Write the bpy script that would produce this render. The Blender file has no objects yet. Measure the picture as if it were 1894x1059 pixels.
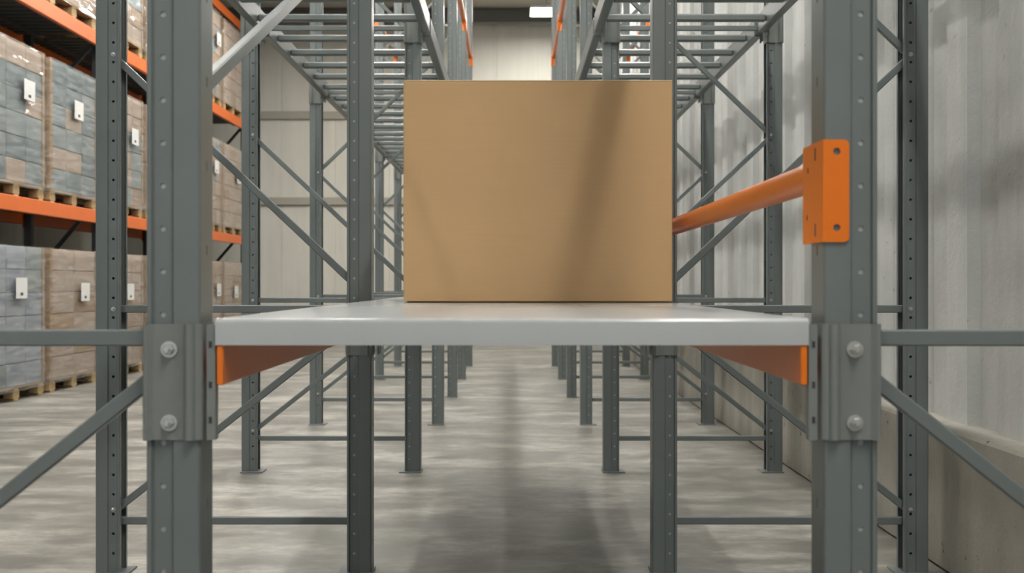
import bpy, math, random
from mathutils import Vector, Matrix
random.seed(7)
SC = bpy.context.scene
COL = SC.collection
PI = math.pi
CAMZ = 1.18

# ---------------------------------------------------------------- materials
def new_mat(name):
    m = bpy.data.materials.new(name); m.use_nodes = True
    nt = m.node_tree
    b = nt.nodes['Principled BSDF']
    return m, nt, b
def N(nt, t, **kw):
    n = nt.nodes.new(t)
    for k, v in kw.items():
        if k in n.inputs: n.inputs[k].default_value = v
        else: setattr(n, k, v)
    return n
def mixc(nt, fac, a, b, mode='MIX'):
    n = nt.nodes.new('ShaderNodeMix'); n.data_type = 'RGBA'; n.blend_type = mode
    for sock, v in ((n.inputs[0], fac), (n.inputs[6], a), (n.inputs[7], b)):
        if hasattr(v, 'is_linked'): nt.links.new(v, sock)
        else: sock.default_value = v if not isinstance(v, tuple) else (*v, 1)[:4]
    return n.outputs[2]
def ramp(nt, src, p0, p1, c0=(0, 0, 0), c1=(1, 1, 1)):
    r = nt.nodes.new('ShaderNodeValToRGB')
    r.color_ramp.elements[0].position = p0; r.color_ramp.elements[1].position = p1
    r.color_ramp.elements[0].color = (*c0, 1); r.color_ramp.elements[1].color = (*c1, 1)
    nt.links.new(src, r.inputs[0]); return r.outputs[0]
def noise(nt, scale, detail=4, rough=.55, stretch=None):
    tc = N(nt, 'ShaderNodeTexCoord')
    mp = N(nt, 'ShaderNodeMapping')
    if stretch: mp.inputs['Scale'].default_value = stretch
    nt.links.new(tc.outputs['Object'], mp.inputs[0])
    n = N(nt, 'ShaderNodeTexNoise', Scale=scale, Detail=detail, Roughness=rough)
    nt.links.new(mp.outputs[0], n.inputs['Vector'])
    return n.outputs['Fac']
def bump(nt, b, src, strength, dist=.01):
    n = N(nt, 'ShaderNodeBump', Strength=strength, Distance=dist)
    nt.links.new(src, n.inputs['Height']); nt.links.new(n.outputs[0], b.inputs['Normal'])

def paint(name, col, rough=.4, var=.12, metallic=0., spec=.5):
    m, nt, b = new_mat(name)
    f = noise(nt, 9, 5)
    c = mixc(nt, f, tuple(x * (1 - var) for x in col), tuple(x * (1 + var) for x in col))
    nt.links.new(c, b.inputs['Base Color'])
    b.inputs['Roughness'].default_value = rough; b.inputs['Metallic'].default_value = metallic
    b.inputs['Specular IOR Level'].default_value = spec
    bump(nt, b, noise(nt, 160, 2), .06, .002)
    return m

M = {}
M['steel'] = paint('grey_painted_steel', (.130, .149, .147), .33, .10)
M['sleeve'] = paint('grey_zinc_sleeve', (.165, .178, .170), .40, .12)
M['orange'] = paint('orange_powder_coat', (.70, .155, .003), .30, .06)
M['rackorange'] = paint('orange_beam_paint', (.60, .125, .018), .45, .10)
M['shelf'] = paint('light_grey_shelf_coat', (.385, .40, .405), .2, .05)
M['plug'] = paint('pale_hole_light', (.34, .35, .34), .45, .1, .2)  # pale tone painted in for light showing through the post holes
M['zinc'] = paint('zinc_bolt', (.50, .51, .49), .3, .1, .7)
M['dark'] = paint('dark_rack_steel', (.018, .021, .023), .5, .2)
M['decking'] = paint('dark_decking', (.045, .044, .040), .7, .3)
M['white'] = paint('white_paper', (.60, .60, .585), .7, .04)
M['ink'] = paint('dark_print', (.03, .03, .03), .7, .04)
M['lampbody'] = paint('white_lamp_housing', (.6, .6, .58), .5, .03)

def cardboard(name, col, fine=True, band=None):
    m, nt, b = new_mat(name)
    f = noise(nt, 3.2, 5, .6)
    c = mixc(nt, f, tuple(x * .93 for x in col), tuple(x * 1.07 for x in col))
    g = noise(nt, 1, 3, .5, (3, 3, 230))     # flute lines
    c = mixc(nt, ramp(nt, g, .35, .65, (.0,) * 3, (.10,) * 3), c, tuple(x * .75 for x in col))
    nt.links.new(c, b.inputs['Base Color'])
    b.inputs['Roughness'].default_value = .62
    b.inputs['Specular IOR Level'].default_value = .35
    bump(nt, b, g, .05, .002)
    return m
M['card'] = cardboard('kraft_cardboard', (.515, .330, .163))
M['cardedge'] = cardboard('pale_cut_cardboard', (.60, .43, .25))
M['c_brown'] = cardboard('brown_carton', (.46, .335, .235))
M['c_pink'] = cardboard('pale_brown_carton', (.54, .42, .33))
M['c_tan'] = cardboard('tan_carton', (.44, .29, .16))
def printed(name, col, col2):
    m, nt, b = new_mat(name)
    f = noise(nt, 2.2, 2, .5, (1, 1, 2.5))
    oi = N(nt, 'ShaderNodeObjectInfo')
    c = mixc(nt, ramp(nt, f, .42, .60), col, col2)
    c = mixc(nt, oi.outputs['Random'], c, tuple(.5 * (x + y) * 1.25 for x, y in zip(col, col2)))
    nt.links.new(c, b.inputs['Base Color']); b.inputs['Roughness'].default_value = .55
    return m
M['c_blue'] = printed('blue_grey_carton', (.12, .165, .185), (.22, .27, .285))
M['c_slate'] = printed('slate_carton', (.20, .25, .265), (.33, .37, .37))
M['c_white'] = printed('white_blue_carton', (.42, .44, .47), (.22, .27, .35))

def wood():
    m, nt, b = new_mat('pale_pine')
    g = noise(nt, 2, 6, .6, (12, 1.5, 12))
    c = mixc(nt, g, (.30, .19, .085), (.56, .41, .22))
    nt.links.new(c, b.inputs['Base Color']); b.inputs['Roughness'].default_value = .75
    return m
M['wood'] = wood()

def film():
    m, nt, b = new_mat('stretch_film')
    nt.nodes.remove(b)
    out = [n for n in nt.nodes if n.type == 'OUTPUT_MATERIAL'][0]
    tr = N(nt, 'ShaderNodeBsdfTransparent'); tr.inputs[0].default_value = (.97, .97, .97, 1)
    gl = N(nt, 'ShaderNodeBsdfGlossy'); gl.inputs['Roughness'].default_value = .12; gl.inputs[0].default_value = (.95, .95, .95, 1)
    df = N(nt, 'ShaderNodeBsdfDiffuse'); df.inputs[0].default_value = (.72, .72, .71, 1)
    tc = N(nt, 'ShaderNodeTexCoord'); mp = N(nt, 'ShaderNodeMapping')
    mp.inputs['Rotation'].default_value = (.30, 0, 0); mp.inputs['Scale'].default_value = (1, .8, 5.5)
    nt.links.new(tc.outputs['Object'], mp.inputs[0])
    n1 = N(nt, 'ShaderNodeTexNoise', Scale=4.5, Detail=3, Roughness=.6)
    nt.links.new(mp.outputs[0], n1.inputs['Vector'])
    n2 = N(nt, 'ShaderNodeTexNoise', Scale=2.6, Detail=4, Roughness=.55); n2.noise_type = 'RIDGED_MULTIFRACTAL'; n2.normalize = True
    nt.links.new(mp.outputs[0], n2.inputs['Vector'])
    bp = N(nt, 'ShaderNodeBump', Strength=1.0, Distance=.032)
    nt.links.new(n2.outputs['Fac'], bp.inputs['Height'])
    nt.links.new(bp.outputs[0], gl.inputs['Normal'])
    m1 = N(nt, 'ShaderNodeMixShader')           # transparent / milky
    hz = ramp(nt, n1.outputs['Fac'],   .42, .70, (.04,) * 3, (.24,) * 3)
    nt.links.new(hz, m1.inputs[0]); nt.links.new(tr.outputs[0], m1.inputs[1]); nt.links.new(df.outputs[0], m1.inputs[2])
    fr = N(nt, 'ShaderNodeFresnel', IOR=1.5); 
    mu = N(nt, 'ShaderNodeMath', operation='MULTIPLY'); mu.inputs[1].default_value = .55; nt.links.new(fr.outputs[0], mu.inputs[0])
    m2 = N(nt, 'ShaderNodeMixShader'); nt.links.new(mu.outputs[0], m2.inputs[0])
    nt.links.new(m1.outputs[0], m2.inputs[1]); nt.links.new(gl.outputs[0], m2.inputs[2])
    nt.links.new(m2.outputs[0], out.inputs[0])
    return m
M['film'] = film()

def concrete_floor():
    m, nt, b = new_mat('power_trowelled_concrete')
    a = noise(nt, .5, 5, .6, (.8, 1.2, 1)); d = noise(nt, 2.7, 9, .68, (.75, 1.35, 1)); e = noise(nt, 34, 5, .65)
    s = noise(nt, 1.3, 7, .62, (.75, 1.7, 1)); k = noise(nt, 8, 9, .74, (.8, 1.2, 1))
    c = mixc(nt, ramp(nt, a, .32, .68), (.215, .207, .182), (.325, .312, .277))
    c = mixc(nt, ramp(nt, d, .44, .62, (.85,) * 3, (0,) * 3), c, (.125, .120, .107))
    c = mixc(nt, ramp(nt, s, .48, .64, (.0,) * 3, (.70,) * 3), c, (.44, .427, .38))
    c = mixc(nt, ramp(nt, k, .40, .56, (.5,) * 3, (0,) * 3), c, (.13, .125, .112))
    c = mixc(nt, ramp(nt, e, .30, .40, (.35,) * 3, (0,) * 3), c, (.11, .105, .095))
    nt.links.new(c, b.inputs['Base Color'])
    nt.links.new(ramp(nt, d, .3, .7, (.36,) * 3, (.58,) * 3), b.inputs['Roughness'])
    bump(nt, b, d, .12, .01)
    return m
M['floor'] = concrete_floor()
def concrete_wall(name, lo, hi, pits):
    m, nt, b = new_mat(name)
    a = noise(nt, 1.3, 6, .62); v = noise(nt, 1.0, 5, .6, (5, 5, .35)); p = noise(nt, 17, 3, .75)
    c = mixc(nt, ramp(nt, a, .3, .7), lo, hi)
    c = mixc(nt, ramp(nt, v, .35, .7, (0,) * 3, (.45,) * 3), c, tuple(x * 1.18 for x in hi))
    c = mixc(nt, ramp(nt, p, .29, .33, (pits,) * 3, (0,) * 3), c, (.05, .048, .042))
    nt.links.new(c, b.inputs['Base Color']); b.inputs['Roughness'].default_value = .8
    bump(nt, b, noise(nt, 6, 6, .7), .5, .012)
    return m
M['plinth'] = concrete_wall('raw_concrete', (.20, .192, .165), (.36, .346, .302), .85)
M['wallright'] = concrete_wall('white_painted_concrete', (.36, .368, .358), (.53, .54, .528), .3)
M['wallback'] = concrete_wall('cream_panel_wall', (.54, .528, .475), (.59, .577, .522), 0)
M['girt'] = paint('grey_beige_girt', (.33, .315, .27), .6, .05)
M['ceiling'] = paint('grey_beige_ceiling', (.40, .375, .32), .7, .08)
M['roofsteel'] = paint('dark_roof_steel', (.12, .12, .112), .6, .08)

def emit(name, col, s):
    m, nt, b = new_mat(name)
    b.inputs['Base Color'].default_value = (.8, .8, .8, 1)
    b.inputs['Emission Color'].default_value = (*col, 1); b.inputs['Emission Strength'].default_value = s
    return m
M['lamp'] = emit('led_diffuser', (1, .97, .91), 108)
M['lamp_key'] = emit('led_diffuser_bright', (1, .97, .91), 190)
M['lamp_side_fill'] = emit('added_side_fill', (1, .97, .91), 80)  # glow of the unseen lamps added over the side aisle

# ---------------------------------------------------------------- mesh building
class MB:
    def __init__(s): s.v = []; s.f = []
    def quad(s, *p):
        i = len(s.v); s.v += [tuple(x) for x in p]; s.f.append(tuple(range(i, i + len(p))))
    def box(s, x0, x1, y0, y1, z0, z1, bev=0.):
        x0, x1 = sorted((x0, x1)); y0, y1 = sorted((y0, y1)); z0, z1 = sorted((z0, z1))
        if bev <= 0:
            i = len(s.v)
            s.v += [(x, y, z) for z in (z0, z1) for y in (y0, y1) for x in (x0, x1)]
            for q in ((0, 2, 3, 1), (4, 5, 7, 6), (0, 1, 5, 4), (2, 6, 7, 3), (0, 4, 6, 2), (1, 3, 7, 5)):
                s.f.append(tuple(i + k for k in q))
            return
        # 26-direction chamfered box
        b = bev; idx = {}
        X = (x0, x1); Y = (y0, y1); Z = (z0, z1); sg = (1, -1)
        for a in (0, 1):
            for c in (0, 1):
                for d in (0, 1):
                    for ax in range(3):
                        p = [X[a] + sg[a] * b, Y[c] + sg[c] * b, Z[d] + sg[d] * b]
                        p[ax] = (X[a], Y[c], Z[d])[ax]
                        idx[a, c, d, ax] = len(s.v); s.v.append(tuple(p))
        g = lambda a, c, d, ax: idx[a, c, d, ax]
        for k in (0, 1):
            s.f.append((g(k,0,0,0), g(k,1,0,0), g(k,1,1,0), g(k,0,1,0)))
            s.f.append((g(0,k,0,1), g(1,k,0,1), g(1,k,1,1), g(0,k,1,1)))
            s.f.append((g(0,0,k,2), g(1,0,k,2), g(1,1,k,2), g(0,1,k,2)))
        for i in (0, 1):
            for j in (0, 1):
                s.f.append((g(i,j,0,0), g(i,j,0,1), g(i,j,1,1), g(i,j,1,0)))
                s.f.append((g(i,0,j,0), g(i,0,j,2), g(i,1,j,2), g(i,1,j,0)))
                s.f.append((g(0,i,j,1), g(0,i,j,2), g(1,i,j,2), g(1,i,j,1)))
        for a in (0, 1):
            for c in (0, 1):
                for d in (0, 1):
                    s.f.append((g(a,c,d,0), g(a,c,d,1), g(a,c,d,2)))
    def bar(s, p0, p1, w, h, bev=.003, up=(0, 1, 0)):
        """box bar from p0 to p1; w along `up`, h across"""
        p0, p1 = Vector(p0), Vector(p1); d = p1 - p0; L = d.length; d.normalize()
        u = Vector(up); u = (u - d * u.dot(d)).normalized(); n = d.cross(u)
        t = MB(); t.box(0, L, -w / 2, w / 2, -h / 2, h / 2, bev)
        i = len(s.v)
        for x, y, z in t.v: s.v.append(tuple(p0 + d * x + u * y + n * z))
        s.f += [tuple(k + i for k in f) for f in t.f]
    def cyl(s, p0, p1, r, n=24, r1=None, caps=True):
        p0, p1 = Vector(p0), Vector(p1); d = (p1 - p0).normalized()
        a = Vector((0, 0, 1)) if abs(d.z) < .9 else Vector((1, 0, 0))
        u = d.cross(a).normalized(); w = d.cross(u); i = len(s.v); r1 = r if r1 is None else r1
        for P, R in ((p0, r), (p1, r1)):
            for k in range(n):
                t = 2 * PI * k / n; s.v.append(tuple(P + u * (R * math.cos(t)) + w * (R * math.sin(t))))
        for k in range(n):
            s.f.append((i + k, i + (k + 1) % n, i + n + (k + 1) % n, i + n + k))
        if caps:
            s.f.append(tuple(i + k for k in range(n))[::-1]); s.f.append(tuple(i + n + k for k in range(n)))
    def prism(s, pts, z0, z1):
        """closed polygon in xy extruded along z"""
        i = len(s.v); n = len(pts)
        for z in (z0, z1): s.v += [(x, y, z) for x, y in pts]
        for k in range(n): s.f.append((i + k, i + (k + 1) % n, i + n + (k + 1) % n, i + n + k))
        s.f.append(tuple(range(i, i + n))[::-1]); s.f.append(tuple(range(i + n, i + 2 * n)))
    def mesh(s, name, mat, angle=32, merge=True):
        import bmesh
        me = bpy.data.meshes.new(name); me.from_pydata(s.v, [], s.f)
        bm = bmesh.new(); bm.from_mesh(me)
        if merge: bmesh.ops.remove_doubles(bm, verts=bm.verts, dist=1e-5)
        bmesh.ops.recalc_face_normals(bm, faces=bm.faces)
        bm.to_mesh(me); bm.free()
        me.materials.append(mat)
        me.polygons.foreach_set('use_smooth', [True] * len(me.polygons))
        me.set_sharp_from_angle(angle=math.radians(angle))
        return me

def strip(path, thick):
    """closed outline of a sheet: path offset to its left by thick"""
    P = [Vector(p) for p in path]; off = []
    for i, p in enumerate(P):
        ds = []
        if i: ds.append((P[i] - P[i - 1]).normalized())
        if i < len(P) - 1: ds.append((P[i + 1] - P[i]).normalized())
        ns = [Vector((-d.y, d.x)) for d in ds]
        n = sum(ns, Vector((0, 0))).normalized()
        k = 1 / max(.35, n.dot(ns[0]))
        off.append(p + n * thick * k)
    return [tuple(p) for p in P] + [tuple(p) for p in reversed(off)]

def link(o):
    COL.objects.link(o); return o
def obj(name, me, parent=None, loc=(0, 0, 0), rotz=0., label=None):
    o = bpy.data.objects.new(name, me); link(o)
    o.location = loc; o.rotation_euler = (0, 0, rotz)
    if parent: o.parent = parent
    if label: o['label'] = label
    return o
def tag(o, label, cat, group=None):
    o['label'] = label; o['category'] = cat; o['kind'] = 'thing'
    if group: o['group'] = group
    return o
def thing(name, loc, label, cat, group=None, rotz=0.):
    o = bpy.data.objects.new(name, None); link(o); o.empty_display_size = .1
    o.location = loc; o.rotation_euler = (0, 0, rotz)
    return tag(o, label, cat, group)
def struct(name, mb, mat, angle=32, merge=True):
    o = obj(name, mb.mesh(name, mat, angle, merge)); o['kind'] = 'structure'; return o

# ---------------------------------------------------------------- the setting
YB = 22.0; YF = -6.5; XL = -8.0; XR = 1.90; ZC = 6.65
b = MB(); b.box(XL - .2, XR + .3, YF, YB + .2, -.15, 0); struct('floor', b, M['floor'])
b = MB(); b.box(XL - .2, XR + .3, YF, YB + .2, ZC, ZC + .15); struct('ceiling', b, M['ceiling'])
b = MB(); b.box(XL - .2, XL, YF, YB + .2, 0, ZC); struct('wall_left', b, M['wallback'])
# back wall: sandwich panels with narrow vertical joints
b = MB(); pts = [(XR + .2, YB + .2), (XL, YB + .2)]; x = XL
while x < XR + .2:
    x1 = min(x + 1.1, XR + .2)
    pts += [(x, YB), (x1 - .012, YB), (x1 - .008, YB + .012), (x1 - .002, YB + .012)]; x = x1
b.prism(pts, 0, ZC); struct('wall_back', b, M['wallback'])
# right wall: broad shallow vertical ribs
b = MB(); pts = [(XR + .25, YB), (XR + .25, YF)]; y = YF
ribs = []
while y < YB:
    w = .50
    for q in ((y, XR), (y + .20, XR), (y + .235, XR + .04), (y + .45, XR + .04), (y + .49, XR)):
        if q[0] < YB: ribs.append((q[1], q[0]))
    y += w
b.prism(pts + ribs + [(XR, YB)], .5, ZC); struct('wall_right', b, M['wallright'], 12)
# concrete plinth with ledge
b = MB(); b.box(1.775, XR + .25, YF, YB, 0, .59, .012); struct('baseboard_right', b, M['plinth'])
# horizontal girts on the back wall
for i, (z, h) in enumerate(((2.87, .16), (4.62, .16))):
    b = MB(); b.box(XL, XR, YB - .07, YB, z - h / 2, z + h / 2, .01); struct('trim_%d' % (i + 1), b, M['girt'])
# roof steel near the back wall and along the hall
for i, yy in enumerate((21.4, 16.2, 11, 5.8, .6)):
    b = MB()
    b.box(XL, XR, yy - .10, yy + .10, 6.36, 6.38); b.box(XL, XR, yy - .012, yy + .012, 6.38, 6.63); b.box(XL, XR, yy - .10, yy + .10, 6.63, 6.65)
    struct('trim_%d' % (i + 3), b, M['roofsteel'])

# ---------------------------------------------------------------- upright post mesh
PW, PD = .05, .045
def hole_cell(mb, c, e1, e2, nrm, w, h, hole, t):
    """plate cell w x h centred at c (axes e1,e2) with a hole given as points (a,b); thickness t along -nrm"""
    m = len(hole)
    outer = []
    for a, bb in hole:
        ang = math.atan2(bb * w, a * h) if False else math.atan2(bb, a)
        ca, sa = math.cos(ang), math.sin(ang)
        k = min((w / 2) / abs(ca) if abs(ca) > 1e-6 else 1e9, (h / 2) / abs(sa) if abs(sa) > 1e-6 else 1e9)
        outer.append((ca * k, sa * k))
    # corner-exact: snap points nearest to corners
    for sx in (-1, 1):
        for sy in (-1, 1):
            cx, cy = sx * w / 2, sy * h / 2
            j = min(range(m), key=lambda i: (outer[i][0] - cx) ** 2 + (outer[i][1] - cy) ** 2)
            outer[j] = (cx, cy)
    P = lambda q, o: tuple(c + e1 * q[0] + e2 * q[1] - nrm * o)
    for i in range(m):
        j = (i + 1) % m
        mb.quad(P(outer[i], 0), P(outer[j], 0), P(hole[j], 0), P(hole[i], 0))
        mb.quad(P(outer[i], t), P(hole[i], t), P(hole[j], t), P(outer[j], t))
        mb.quad(P(hole[i], 0), P(hole[j], 0), P(hole[j], t), P(hole[i], t))

def make_upright(z1, pitch=.08, light_discs=False):
    """C section: web at +x, open side at -x, perforated strips front and back"""
    mb = MB(); z0 = .008; T = .0028; zs = .0435; light_disc_faces = []
    n = int((z1 - zs) / pitch); zt = zs + n * pitch
    r = .007; arc = [(PW - r + r * math.sin(t), -(PD - r + r * math.cos(t))) for t in [PI / 2 * k / 4 for k in range(5)]]
    half = [(-PW, -.027), (-PW, -PD + .003), (-PW + .003, -PD), (-.041, -PD), (-.038, -.038), (-.036, -.037)]
    half2 = [(-.006, -.037), (-.003, -.038), (.001, -PD)] + arc
    segA, segB = half, half2
    def sheet(path):
        pl = strip(path, T)
        k = len(path)
        for i in range(k - 1):
            a, c = path[i], path[i + 1]; d, e = pl[2 * k - 1 - i], pl[2 * k - 2 - i]
            mb.quad((*a, z0), (*c, z0), (*c, zt), (*a, zt)); mb.quad((*d, z0), (*d, zt), (*e, zt), (*e, z0))
            mb.quad((*a, zt), (*c, zt), (*e, zt), (*d, zt))
        for i in (0, k - 1):
            a, d = path[i], pl[2 * k - 1 - i]
            mb.quad((*a, z0), (*a, zt), (*d, zt), (*d, z0))
    for s in (1, -1):
        f = (lambda pth: pth) if s == 1 else (lambda pth: [(x, -y) for x, y in reversed(pth)])
        sheet(f(segA)); sheet(f(segB))
        # perforated strip
        R = .0056; hole = [(R * math.cos(2 * PI * k / 12 + PI / 12), R * math.sin(2 * PI * k / 12 + PI / 12)) for k in range(12)]
        cx = -.021; w = .030
        mb.box(cx - w / 2, cx + w / 2, s * -.037, s * (-.037 + T), z0, zs)
        for k in range(n):
            if light_discs:  # pale disc behind each hole stands in for light seen through it
                i0 = len(mb.v); mb.v += [(cx + q[0] * .99, s * (-.037 + T * .8), zs + pitch * (k + .5) + q[1] * .99) for q in hole]; mb.f.append(tuple(range(i0, i0 + 12))); light_disc_faces.append(len(mb.f) - 1)
            hole_cell(mb, Vector((cx, s * -.037, zs + pitch * (k + .5))), Vector((1, 0, 0)), Vector((0, 0, 1)), Vector((0, -s, 0)), w, pitch, hole, T)
    # web with slots every second pitch
    yw = PD - r
    sl = [(.003 * sx, .010 * sy) for sx, sy in ((1, .8), (.5, 1), (-.5, 1), (-1, .8), (-1, -.8), (-.5, -1), (.5, -1), (1, -.8))]
    mb.box(PW - T, PW, -yw, -.015, z0, zt); mb.box(PW - T, PW, .015, yw, z0, zt)
    mb.box(PW - T, PW, -.015, .015, z0, zs)
    for k in range(n // 2):
        hole_cell(mb, Vector((PW, 0, zs + pitch * (2 * k + 1))), Vector((0, 1, 0)), Vector((0, 0, 1)), Vector((1, 0, 0)), .03, 2 * pitch, sl, T)
    me = mb.mesh('upright', M['steel'], 28)
    if light_discs:
        me.materials.append(M['plug'])
        for q in light_disc_faces: me.polygons[q].material_index = 1
    return me
ME = {}
ME['upright'] = make_upright(5.60); ME['upright_light_holes'] = make_upright(5.60, light_discs=True)
b = MB(); b.box(-.085, .055, -.062, .062, 0, .008, .002); ME['base_plate'] = b.mesh('base_plate', M['steel'])
def bolt_mesh(r, h, name):
    """hex bolt head on a washer, axis towards -y"""
    b = MB(); b.cyl((0, 0, 0), (0, -.0025, 0), r * 1.45, 24)
    b.cyl((0, -.0025, 0), (0, -.0025 - h * .75, 0), r, 6); b.cyl((0, -.0025 - h * .75, 0), (0, -.0025 - h, 0), r * .98, 6, r * .75)
    b.cyl((0, -.0025 - h, 0), (0, -.0025 - h - r * .5, 0), r * .52, 16, r * .42)
    return b.mesh(name, M['zinc'])
ME['bolt'] = bolt_mesh(.0105, .010, 'bolt')
ME['small_bolt'] = bolt_mesh(.0062, .006, 'bolt')
b = MB(); b.cyl((0, 0, 0), (0, 0, .010), .009, 6); b.cyl((0, 0, .01), (0, 0, .03), .005, 12); ME['anchor'] = b.mesh('anchor_bolt', M['zinc'])

# splice sleeve (profile around the front, the aisle side and the back)
def sleeve_mesh(h):
    path = [(-.054, .030), (-.054, -.052), (-.0505, -.058), (-.046, -.059), (-.042, -.056), (-.036, -.0495), (-.034, -.0485),
            (.020, -.0485), (.023, -.051), (.026, -.0575), (.030, -.060), (.036, -.060), (.040, -.057), (.043, -.051),
            (.050, -.0495), (.0545, -.045), (.0545, .030)]
    b = MB(); o = strip(path, .0028); n = len(path)
    i = len(b.v)
    for z in (0, h): b.v += [(x, y, z) for x, y in o]
    m = len(o)
    for k in range(m): b.f.append((i + k, i + (k + 1) % m, i + m + (k + 1) % m, i + m + k))
    for k in range(n - 1):
        for z in (0, m): b.f.append((i + z + k, i + z + k + 1, i + z + m - 2 - k, i + z + m - 1 - k))
    return b.mesh('sleeve', M['sleeve'], 40)
ME['sleeve'] = sleeve_mesh(.215); ME['deck_sleeve'] = sleeve_mesh(.24)
# mirrored sleeve for right-hand posts (turned posts would put the ridges at the back)
def mirror_x(me, name):
    m2 = me.copy(); m2.name = name
    for v in m2.vertices: v.co.x = -v.co.x
    m2.flip_normals(); return m2
ME['sleeve_r'] = mirror_x(ME['sleeve'], 'sleeve'); ME['deck_sleeve_r'] = mirror_x(ME['deck_sleeve'], 'sleeve')
b = MB(); b.box(-.0006, .0006, -.0028, .0028, -.006, .006); ME['slot'] = b.mesh('slot', M['ink'])

# ---------------------------------------------------------------- upright frames
ROWS = [2.045, 4.42, 6.78, 9.05, 11.25, 13.35, 15.5]
XI = [.63, .622, .622, .622, .622, .622, .622]; XO = 1.645
ORD = ['first', 'second', 'third', 'fourth', 'fifth', 'sixth', 'last']
def cached(key, fn):
    if key not in ME: ME[key] = fn()
    return ME[key]
def horiz(x0, x1):
    b = MB(); b.bar((x0, 0, 0), (x1, 0, 0), .022, .031, .003); return b.mesh('horizontal_brace', M['steel'])
def diag(x0, z0, x1, z1):
    b = MB(); b.bar((x0, 0, z0), (x1, 0, z1), .022, .029, .003); return b.mesh('diagonal_brace', M['steel'])
for side in (-1, 1):
    sn = 'pallet-side' if side < 0 else 'wall-side'
    for k, y in enumerate(ROWS):
        xi = XI[k]
        if k == 0: lab = 'grey bolted upright frame carrying the %s front corner of the shelf' % sn
        else: lab = '%s grey perforated upright frame of the %s rack, %s' % (ORD[k], sn, 'just behind the cardboard box' if k == 1 else 'counted from the shelf')
        fr = thing('upright_frame', (side * 1.13, y, 0), lab, 'rack frame', 'upright frames of the two empty grey racks')
        X = lambda x: side * (x - 1.13)
        for inner in (True, False):
            x = X(xi if inner else XO)
            rot = 0 if (inner == (side < 0)) else PI
            u = obj('upright', ME['upright_light_holes' if inner else 'upright'], fr, (x, 0, 0), rot)
            obj('base_plate', ME['base_plate'], u)
            if inner:
                sl = obj('sleeve', ME['sleeve' if side < 0 else 'sleeve_r'], fr, (x, 0, .891), 0, 'folded sleeve plate clasping the post')
                for z in ((.032, .168) if k == 0 else (.07, .168) if k < 3 else ()):
                    obj('bolt', ME['bolt'], sl, (side * .006, -.0485, z))
                if k < 2:
                    for z in (.035, .10, .172): obj('slot', ME['slot'], sl, (-side * .0547, -.012, z))
            if k:
                ds = obj('sleeve', ME['deck_sleeve' if (inner == (side < 0)) else 'deck_sleeve_r'], fr, (x, 0, 2.69), 0)
        # braces
        A, B_ = xi + .030, XO - .030
        fx = lambda z0, z1, a0=A, b0=B_: cached(('d', side, k == 0, z0, z1), lambda: diag(X(a0), z0, X(b0), z1))
        hz = [.21, 1.078] + ([2.79, 4.9] if k else [])
        for z in hz:
            obj('horizontal_brace', cached(('h', side, k == 0), lambda: horiz(X(A), X(B_))), fr, (0, 0, z))
        for zi, zo in [(1.02, .262)] + ([(1.185, 2.095), (3.10, 4.02), (4.98, 4.06)] if k else []) + ([(3.06, 2.135)] if k and (side > 0 or k > 2) else []):
            obj('diagonal_brace', fx(zi, zo), fr, (0, 0.0, 0))
        if k < 4:
            for z in [.262, 1.078] + ([2.115] if k else []):
                obj('bolt', ME['small_bolt'], fr, (X(XO - .021), -.037, z))

# long diagonal brace tying the nearest left frame to the next one
b = MB(); b.bar((-.625, 2.10, 1.545), (-.625, 4.364, 2.581), .022, .032, .003, up=(1, 0, 0))
tag(obj('long_diagonal_brace', b.mesh('long_diagonal_brace', M['steel'])), 'grey steel brace rising diagonally from behind the pallet-side front post', 'brace')

# ---------------------------------------------------------------- overhead deck beams and bars
def deck_beam(L):
    b = MB(); b.box(-.026, .026, 0, L, 0, .118, .006); return b.mesh('beam', M['steel'])
def conn():
    b = MB(); b.box(-.004, .004, 0, .07, -.03, .15, .001); return b.mesh('end_plate', M['steel'])
ME['conn'] = conn()
for side in (-1, 1):
    sn = 'pallet-side' if side < 0 else 'wall-side'
    for k in range(6):
        y0, y1 = ROWS[k] + .034, ROWS[k + 1] - .066
        for inner in (True, False):
            xx = side * (.540 if inner else 1.562)
            t = thing('deck_beam', (xx, y0, 2.748), 'grey overhead %s beam of the %s rack, from %s to %s frame' % ('aisle' if inner else 'outer', sn, ORD[k], ORD[k + 1]), 'beam', 'overhead deck beams')
            obj('beam', cached(('db', k), lambda: deck_beam(y1 - y0)), t)
            for yy in (.0, y1 - y0 - .07): obj('end_plate', ME['conn'], t, (side * (.0255 if inner else .0) + (0 if inner else side * .0255), yy, 0))
b = MB(); b.bar((-.484, 0, 0), (.484, 0, 0), .042, .045, .010); ME['deckbar'] = b.mesh('deck_bar', M['steel'])
ORDN = ['first', 'second', 'third', 'fourth', 'fifth']
for side in (-1, 1):
    sn = 'pallet-side' if side < 0 else 'wall-side'
    for k in range(1, 6):
        n = 5; y0, y1 = ROWS[k], ROWS[k + 1]
        for i in range(n):
            y = y0 + .27 + (y1 - y0 - .54) * i / (n - 1)
            o = obj('deck_bar', ME['deckbar'], None, (side * 1.051, y, 2.788))
            tag(o, '%s grey overhead cross bar beyond the %s frame of the %s rack' % (ORDN[i], ORD[k], sn), 'deck bar', 'overhead deck bars')

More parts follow.
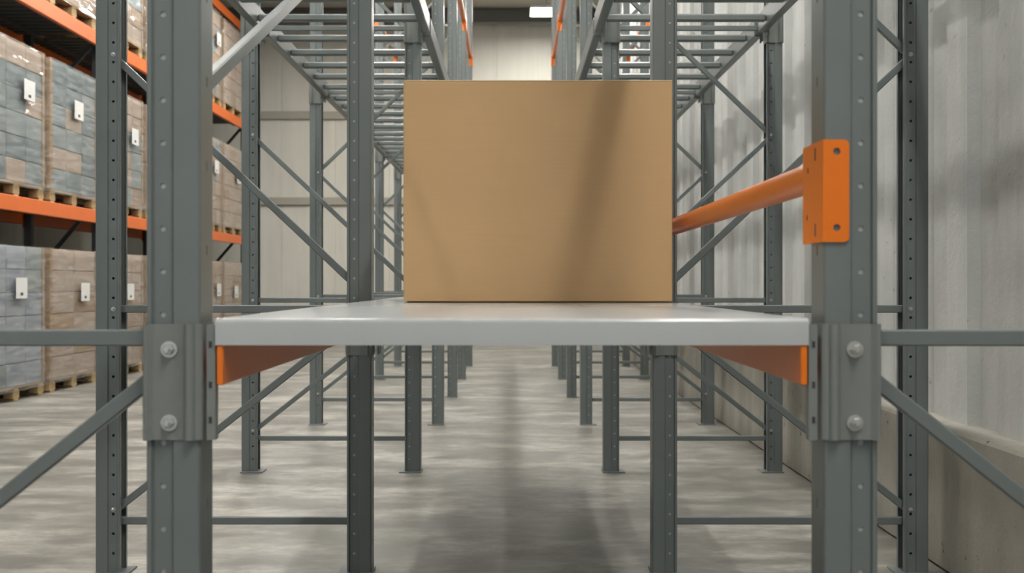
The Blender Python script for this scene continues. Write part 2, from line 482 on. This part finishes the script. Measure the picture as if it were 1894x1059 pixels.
# ---------------------------------------------------------------- shelf, its beams, the box
def shelf(y0, y1, lab):
    t = thing('shelf', (0, (y0 + y1) / 2, 1.067), lab, 'shelf')
    cy = (y0 + y1) / 2; hw = .549; hl = (y1 - y0) / 2
    # rounded tray: top sheet with folded edges
    prof = [(-hl + .014, .0), (-hl, .0)]
    r = .009
    prof += [(-hl + r - r * math.cos(a), .0495 - r + r * math.sin(a)) for a in [PI / 2 * q / 5 for q in range(6)]]
    prof += [(hl - r + r * math.sin(a), .0495 - r + r * math.cos(a)) for a in [PI / 2 * q / 5 for q in range(6)]]
    prof += [(hl, .0), (hl - .014, .0)]
    o = strip(prof, -.002)
    mb = MB(); n = len(prof); m = len(o)
    i = 0
    for x in (-hw, hw): mb.v += [(x, yy, z) for yy, z in o]
    for k in range(m): mb.f.append((k, (k + 1) % m, m + (k + 1) % m, m + k))
    for k in range(n - 1):
        for z in (0, m): mb.f.append((z + k, z + k + 1, z + m - 2 - k, z + m - 1 - k))
    obj('shelf_panel', mb.mesh('shelf_panel', M['shelf'], 30), t)
    for s in (-1, 1):
        mb = MB(); mb.box(s * hw, s * (hw - .002), -hl + .012, hl - .012, 0.0, .047); obj('side_fold', mb.mesh('side_fold', M['shelf']), t)
    for q in (-.3, .0, .3):
        mb = MB(); mb.box(-.03, .03, -hl + .02, hl - .02, .004, .0465, .004); obj('stiffener', mb.mesh('stiffener', M['shelf']), t, (q, 0, 0))
    return t
shelf(1.990, 4.40, 'light grey steel shelf spanning the aisle with the cardboard box on it')
shelf(4.405, 6.70, 'light grey shelf panel farther back, showing only behind the cardboard box')
for side in (-1, 1):
    sn = 'pallet-side' if side < 0 else 'wall-side'
    for k, (y0, y1) in enumerate(((1.992, 4.40), (4.405, 6.70))):
        t = thing('shelf_beam', (side * .541, y0, .993), 'orange steel beam under the %s edge of the %s shelf panel' % (sn, 'near' if k == 0 else 'farther'), 'beam', 'orange beams under the shelf')
        mb = MB(); mb.box(-.006, .006, 0, y1 - y0, 0, .0735, .0015); obj('beam', mb.mesh('beam', M['orange'], 20), t)
        mb = MB()
        if k == 0: mb.prism([(0, 0), (.016, 0), (.016, .004), (.004, .004), (.004, .02), (0, .02)] if side > 0 else [(0, 0), (0, .02), (-.004, .02), (-.004, .004), (-.016, .004), (-.016, 0)], -.102, .112)
        else: mb.box(-.002, .002, .0, .105, -.102, .072, .0008)
        p = obj('end_plate', mb.mesh('end_plate', M['sleeve']), t, (side * (.0095 if k == 0 else .0085), 0 if k else .004, 0), 0, 'grey slotted end plate')
        if k == 0:
            for z in (-.065, .0, .075): obj('slot', ME['slot'], p, (side * .009, -.0003, z), PI / 2)

bx = thing('cardboard_box', (.0872, 3.62 + .325, 1.1167), 'large plain brown cardboard box standing closed on the light grey shelf', 'box')
BW, BD, BH = .453, .325, .749
def rbox(mb, x0, x1, y0, y1, z0, z1, r, seg=4):
    pts = []
    for cx, cy, a0 in ((x1 - r, y1 - r, 0), (x0 + r, y1 - r, PI / 2), (x0 + r, y0 + r, PI), (x1 - r, y0 + r, 1.5 * PI)):
        pts += [(cx + r * math.cos(a0 + PI / 2 * q / seg), cy + r * math.sin(a0 + PI / 2 * q / seg)) for q in range(seg + 1)]
    mb.prism(pts, z0, z1)
mb = MB(); rbox(mb, -BW, BW, -BD, BD, .006, BH - .004, .006); obj('body', mb.mesh('body', M['card'], 40), bx)
for s in (-1, 1):
    mb = MB(); mb.box(-BW + .001, BW - .001, s * .0015, s * (BD - .0005), BH - .0038, BH, .0014)
    obj('top_flap', mb.mesh('top_flap', M['cardedge']), bx)
    mb = MB(); mb.box(-BW + .012, BW - .012, s * .001, s * (BD - .014), 0, .0058, .001)
    obj('bottom_flap', mb.mesh('bottom_flap', M['card']), bx)

# ---------------------------------------------------------------- orange guard rails
def bracket(mirror, with_detail=True):
    """angle plate clasping the front aisle corner of a post: corner at the origin, front plate to +x"""
    b = MB(); H = .190; T = .004; r = .010
    # front plate outline (rounded on the free side), extruded in y, with two holes built as cells
    Rr = .0068; hole = [(Rr * math.cos(2 * PI * k / 16 + PI / 16), Rr * math.sin(2 * PI * k / 16 + PI / 16)) for k in range(16)]
    for zc in (.168, .0265):
        hole_cell(b, Vector((.0265, 0, zc)), Vector((1, 0, 0)), Vector((0, 0, 1)), Vector((0, -1, 0)), .026, .026, hole, T)
    pc = lambda x0, x1, z0, z1: b.box(x0, x1, 0, T, z0, z1)
    pc(.0135, .0395, .0395, .155); pc(.0135, .0395, 0, .0135); pc(.0135, .0395, .181, H)
    pc(.0035, .0135, 0, H); pc(.0395, .0495, r, H - r)
    for zc, sg in ((r, -1), (H - r, 1)):
        pts = [(.0395, zc)] + [(.0395 + r * math.cos(a), zc + sg * r * math.sin(a)) for a in [PI / 2 * q / 5 for q in range(6)]]
        i = len(b.v); n = len(pts)
        for yy in (0, T): b.v += [(x, yy, z) for x, z in pts]
        b.f.append(tuple(range(i, i + n))); b.f.append(tuple(range(i + n, i + 2 * n)))
        for q in range(n): b.f.append((i + q, i + (q + 1) % n, i + n + (q + 1) % n, i + n + q))
    # rounded bend and side plate
    path = [(.0035, 0.)] + [(.0035 - .0035 * math.sin(a), .0035 - .0035 * math.cos(a)) for a in [PI / 2 * q / 4 for q in range(1, 5)]] + [(0, .135)]
    o = strip([(x, y) for x, y in path], T * .9)
    # outer skin is the path itself; thickness goes inwards (+x)
    o = [(x, y) for x, y in path] + [(.0036, .135), (.0036, .0036)]
    b.prism(o, 0, H)
    me = b.mesh('bracket', M['orange'], 4)
    if mirror: me = mirror_x(me, 'bracket')
    return me
ME['br+'] = bracket(False); ME['br-'] = bracket(True)
b = MB(); b.box(-.0005, .0005, -.0025, .0025, -.012, .012); ME['brslot'] = b.mesh('slot', M['ink'])
b = MB(); b.box(-.0005, .0005, -.0018, .0018, -.005, .005); ME['brslot2'] = b.mesh('slot', M['ink'])
def tube(L, r):
    b = MB(); b.cyl((0, 0, 0), (0, L, 0), r, 32); return b.mesh('tube', M['orange'], 40)
def guard_rail(side, rows, z, lab, outer=False):
    """rail along the post faces from row to row; z of the tube axis; side = sign of x"""
    if outer: corner = XO + PW + .0065; fdir = -1; xt = corner - .032
    else: corner = .576 if rows[0] == 0 else .5665; fdir = 1; xt = .608 if rows[0] == 0 else .600
    fb = [ROWS[r] - PD - (.0045 if (r or outer) else .0045) for r in rows]
    zb = z - .137
    t = thing('guard_rail', (side * xt, fb[0], z), lab, 'guard rail', 'orange guard rails')
    far = rows[0] != 0
    if far:
        fb = [q - (.0155) for q in fb]
    for i, y in enumerate(fb):
        br = obj('bracket', ME['br+' if side * fdir > 0 else 'br-'], t, (side * (corner - xt - (.0105 if rows[0] == 0 and i else 0)), y - fb[0], zb - z))
        if rows[0] == 0 and i == 0:
            for yy, zz, key in ((.048, .168, 'brslot'), (.048, .024, 'brslot'), (.098, .142, 'brslot2'), (.104, .051, 'brslot2')):
                obj('slot', ME[key], br, (-side * .0003, yy, zz))
    for i in range(len(fb) - 1):
        L = fb[i + 1] - fb[i] - .142
        obj('tube', tube(L, .0305), t, (0, .138, 0) if i == 0 else (0, fb[i] - fb[0] + .138, 0))
guard_rail(1, (0, 1), 1.395, 'orange tube guard rail with a corner plate on the post beside the box')
for side in (-1, 1):
    sn = 'pallet-side' if side < 0 else 'wall-side'
    guard_rail(side, (4, 5, 6), 4.45, 'orange guard rail high on the aisle face of the %s rack, down the hall' % sn)
    guard_rail(side, (5, 6), 4.45, 'orange guard rail high on the outer %s posts, behind the deck bars' % sn, True)

# ---------------------------------------------------------------- loaded pallet racking on the left
RX0, RX1 = -5.0, -6.05
FY = [8.75, 13.22, 17.46, 20.45]
LV = [2.07, 4.23, 6.02]
def rack_frame(y, lab):
    t = thing('pallet_rack_frame', (-5.5, y, 0), lab, 'rack frame', 'dark frames of the loaded pallet rack')
    for xx in (-5.106, -5.935):
        mb = MB(); mb.box(-.045, .045, -.04, .04, .01, 6.3, .006); p = obj('upright', cached('prpost', lambda: mb.mesh('upright', M['dark'])), t, (xx + 5.5, 0, 0))
        mb = MB(); mb.box(-.07, .07, -.06, .06, 0, .01); obj('base_plate', cached('prbase', lambda: mb.mesh('base_plate', M['dark'])), p)
    for i in range(6):
        z0, z1 = .25 + i, 1.15 + i
        if i % 2: z0, z1 = z1, z0
        mb = MB(); mb.bar((.36, 0, z0), (-.42, 0, z1), .03, .05, .004); obj('diagonal_brace', mb.mesh('diagonal_brace', M['dark']), t)
wher = ['out at the near end', 'behind the second pair of pallet loads', 'behind the third group of pallet loads', 'at the far end by the back wall']
for i, y in enumerate(FY):
    if i == 0: continue
    rack_frame(y, 'dark steel frame of the orange-beamed pallet rack, ' + ['', 'nearest of those in view', 'between the middle and farthest bays', 'standing at the far end by the wall'][i])
LN = ['lowest', 'middle', 'topmost']; BN = ['near', 'middle', 'far']
for k in range(3):
    y0, y1 = FY[k] + .045, FY[k + 1] - .045
    if k == 0: y0 = 8.75
    L = y1 - y0
    for l, z in enumerate(LV):
        h = (.155, .17, .15)[l]
        for front in (True, False):
            xx = RX0 - .025 if front else -6.02
            t = thing('rack_beam', (xx, y0, z - h), 'orange %s beam, %s level, %s bay of the loaded pallet rack' % ('front' if front else 'rear', LN[l], BN[k]), 'beam', 'orange pallet rack beams')
            mb = MB(); mb.box(-.025, .025, 0, L, 0, h, .006); obj('beam', mb.mesh('beam', M['rackorange']), t)
            for e in (-.036, L - .009):
                mb = MB(); mb.box(-.004, .004, 0, .045, -.04, h + .02); obj('end_plate', mb.mesh('end_plate', M['rackorange']), t, (-.028 if front else .028, e, 0))
        mb = MB()
        yy = y0 + .05
        while yy < y1 - .15:
            mb.box(-5.99, -5.052, yy, yy + .11, -.028, -.006); yy += .165
        for xx in (-5.25, -5.75): mb.box(xx - .02, xx + .02, y0 + .02, y1 - .02, -.060, -.028)
        d = obj('rack_decking', mb.mesh('rack_decking', M['decking']), None, (0, 0, z))
        tag(d, 'dark slatted decking of the %s level in the %s bay of the loaded pallet rack' % (LN[l], BN[k]), 'decking', 'dark decking in the pallet rack')

# pallet: parts
def pallet_parts(wy):
    dx = .48; P = {}
    b = MB(); b.box(-.05, .05, -wy / 2, wy / 2, 0, .02, .002); P['board'] = b.mesh('deck_board', M['wood'])
    b = MB(); b.box(-dx, dx, -.05, .05, 0, .02, .002); P['bottom'] = b.mesh('bottom_board', M['wood'])
    b = MB(); b.box(-.05, .05, -.07, .07, 0, .08, .003); P['block'] = b.mesh('block', M['wood'])
    b = MB(); b.box(-dx, dx, -.05, .05, 0, .018, .002); P['cross'] = b.mesh('cross_board', M['wood'])
    return P
def build_pallet(y0, y1, z, lab):
    z += .002
    wy = y1 - y0; P = cached(('pal', round(wy, 3)), lambda: pallet_parts(wy))
    t = thing('pallet', (-5.50, (y0 + y1) / 2, z), lab, 'pallet', 'wooden pallets in the rack')
    for yy in (-wy / 2 + .075, 0, wy / 2 - .075):
        obj('bottom_board', P['bottom'], t, (0, yy, 0)); obj('cross_board', P['cross'], t, (0, yy, .102))
        for xx in (.43, 0, -.43): obj('block', P['block'], t, (xx, yy, .021))
    for q in range(6): obj('deck_board', P['board'], t, (-.43 + .172 * q, 0, .1215))
    return t
def wrap_mesh(wy, h, seed):
    rnd = random.Random(seed); b = MB(); n = 28; r = .06
    hx, hy = .504, wy / 2 + .022
    ring = []
    import itertools
    for (cx, cy, a0) in ((hx - r, hy - r, 0), (-hx + r, hy - r, PI / 2), (-hx + r, -hy + r, PI), (hx - r, -hy + r, 1.5 * PI)):
        for q in range(5): ring.append((cx + r * math.cos(a0 + PI / 2 * q / 4), cy + r * math.sin(a0 + PI / 2 * q / 4)))
    # subdivide long sides
    full = []
    for i, p in enumerate(ring):
        q = ring[(i + 1) % len(ring)]; d = math.dist(p, q); m = max(1, int(d / .1))
        for j in range(m): full.append((p[0] + (q[0] - p[0]) * j / m, p[1] + (q[1] - p[1]) * j / m))
    m = len(full)
    for k in range(n + 1):
        z = -.045 + (h + .045) * k / n
        bulge = .015 * rnd.uniform(-.2, .5) + (.012 if k < 2 else 0)
        for j, (x, y) in enumerate(full):
            w = bulge + .006 * math.sin(3.1 * j + k * .9 + seed) + rnd.uniform(0, .004)
            l = math.hypot(x, y); b.v.append((x + x / l * w, y + y / l * w, z))
    for k in range(n):
        for j in range(m): b.f.append((k * m + j, k * m + (j + 1) % m, (k + 1) * m + (j + 1) % m, (k + 1) * m + j))
    # folded-over hem on top
    base = n * m; i = len(b.v)
    for j, (x, y) in enumerate(full): b.v.append((x * .8, y * .8, h + .012))
    for j in range(m): b.f.append((base + j, base + (j + 1) % m, i + (j + 1) % m, i + j))
    return b.mesh('stretch_wrap', M['film'], 60)
def carton_mesh(wx, wy, h, mat):
    b = MB(); b.box(-wx / 2, wx / 2, -wy / 2, wy / 2, 0, h, .006); return b.mesh('carton', mat)
def build_load(y0, y1, z, layers, style, lab, sheet=True, seed=0):
    rnd = random.Random(seed); wy = y1 - y0; lh = .2375
    t = thing('wrapped_load', (-5.50, (y0 + y1) / 2, z), lab, 'pallet load', 'stretch-wrapped pallet loads')
    n = 3 if style != 'tall' else 2; cw = wy / n
    for L in range(layers):
        for i in range(n):
            for d in (0, 1):
                mk = {'blue': rnd.choice(['c_blue', 'c_blue', 'c_slate', 'c_slate', 'c_slate', 'c_slate', 'c_pink', 'c_pink']), 'brown': rnd.choice(['c_brown', 'c_pink', 'c_pink']), 'tall': rnd.choice(['c_pink', 'c_pink', 'c_tan']),
                      'white': rnd.choice(['c_white', 'c_white', 'c_blue', 'c_slate']), 'mixed': rnd.choice(['c_slate', 'c_pink', 'c_pink', 'c_brown'])}[style]
                if style == 'blue' and L == layers - 1: mk = rnd.choice(['c_pink', 'c_blue'])
                me = cached(('ct', mk, n, round(wy, 3)), lambda: carton_mesh(.476, cw - .014, lh - .006, M[mk]))
                obj('carton', me, t, (.24 - .48 * d, -wy / 2 + cw * (i + .5) + rnd.uniform(-.002, .002), L * lh))
    H = layers * lh
    obj('stretch_wrap', wrap_mesh(wy, H, seed), t, (0, 0, 0))
    # cardboard corner posts
    for s in (-1, 1):
        b = MB(); yy = s * (wy / 2 + .002)
        b.box(.430, .487, yy - .002, yy + .002, 0, H + .004); b.box(.483, .487, yy, yy - s * .06, 0, H + .004)
        obj('edge_board', b.mesh('edge_board', M['c_tan']), t)
    if sheet:
        b = MB(); b.box(0, .002, -.125, .125, -.105, .105); p = obj('label_sheet', cached('sheet', lambda: b.mesh('label_sheet', M['white'])), t, (.535, wy * (.0 if seed % 2 else .14), H * rnd.uniform(.62, .71)), 0, 'white paper label sheet')
        b = MB(); b.box(.002, .0025, -.03, .03, -.075, -.045); obj('print_mark', cached('mark', lambda: b.mesh('print_mark', M['ink'])), p)
SPANS = [(10.25, 11.54), (11.68, 13.0), (13.40, 14.62), (14.76, 16.0), (16.12, 17.30), (17.62, 18.58), (18.72, 20.05)]
STY = {0: ['white', 'tall', 'brown', 'brown', 'mixed', 'brown', 'tall'], 1: ['blue', 'blue', 'mixed', 'brown', 'blue', 'mixed', 'brown'], 2: ['mixed', 'mixed', 'mixed', 'blue', 'brown', 'mixed', 'brown']}
CN = {'white': 'white and blue cartons', 'tall': 'tan cartons', 'brown': 'brown cartons', 'mixed': 'mixed cartons', 'blue': 'blue-grey cartons'}
WH = ['standing on the floor', 'on the lower orange beam', 'on the upper orange beam']
ORS = ['nearest', 'second', 'third', 'fourth', 'fifth', 'sixth', 'farthest']
for l, zb in enumerate((0, LV[0], LV[1])):
    for i, (y0, y1) in enumerate(SPANS):
        build_pallet(y0, y1, zb, '%s wooden pallet %s of the left rack, under wrapped cartons' % (ORS[i], WH[l]))
        build_load(y0, y1, zb + .1445, 6, STY[l][i], 'wrapped load of %s %s, %s of its row' % (CN[STY[l][i]], WH[l], ORS[i]), True, 31 * l + 7 * i + 1)

# ---------------------------------------------------------------- ceiling lamps
def lamp(x, y, wx, wy, z, lab, key='lamp'):
    t = thing('ceiling_lamp', (x, y, z), lab, 'lamp', 'ceiling lamps')
    b = MB(); b.box(-wx / 2 - .02, wx / 2 + .02, -wy / 2 - .02, wy / 2 + .02, .006, .07, .008); obj('housing', b.mesh('housing', M['lampbody']), t)
    b = MB(); b.box(-wx / 2, wx / 2, -wy / 2, wy / 2, 0, .006); obj('diffuser', b.mesh('diffuser', M[key]), t)
    for s in (-1, 1):
        b = MB(); b.cyl((0, s * wy * .35, .07), (0, s * wy * .35, ZC - z), .006, 8); obj('suspension_rod', b.mesh('suspension_rod', M['lampbody']), t)
lamp(.63, 20.1, .55, .6, 6.25, 'bright square ceiling lamp at the far end of the aisle, the only lamp in view')
for y, wl in ((-.6, 2.6), (4.6, 1.5), (8.8, 1.5), (13.0, 1.5), (17.2, 1.5)):
    lamp(1.24, y, .16, wl, 6.2, 'long strip lamp hanging over the right rack', 'lamp_key' if y < 0 else 'lamp')
for y in (5.0, 8.4, 11.6, 15.4):
    lamp(-1.24, y, .16, 1.5, 6.2, 'long strip lamp hanging over the left rack')
for y in (-2.5, 4.2, 7.6, 11, 14.5, 17.9):  # unseen lamps, added to brighten the pallet loads and their film
    lamp(-3.3, y, .3, 1.5, 6.2, 'unseen strip lamp added over the side aisle to light the pallet loads', 'lamp_side_fill')

# ---------------------------------------------------------------- world: dim fill light added, entering where the near wall is left out
w = bpy.data.worlds.new('front_fill'); SC.world = w; w.use_nodes = True
bg = w.node_tree.nodes['Background']; bg.inputs[0].default_value = (.92, .97, 1.0, 1); bg.inputs[1].default_value = .75

# ---------------------------------------------------------------- camera
cam = bpy.data.cameras.new('camera'); co = bpy.data.objects.new('camera', cam); link(co)
co.location = (0, 0, CAMZ); co.rotation_euler = (PI / 2, 0, 0)
cam.sensor_width = 36; cam.sensor_fit = 'HORIZONTAL'; cam.lens = 1990 / 1894 * 36
cam.shift_y = -4.5 / 1894; cam.clip_start = .05; cam.clip_end = 200
cam.dof.use_dof = True; cam.dof.focus_distance = 4.0; cam.dof.aperture_fstop = 4.5
SC.camera = co
vs = SC.view_settings
vs.view_transform = 'Standard'; vs.look = 'None'; vs.gamma = 1; vs.use_curve_mapping = False; vs.exposure = .10
SC.cycles.use_denoising = True
SC.cycles.max_bounces = 8; SC.cycles.transparent_max_bounces = 16
SC.cycles.caustics_reflective = False; SC.cycles.caustics_refractive = False
SC.cycles.sample_clamp_indirect = 6
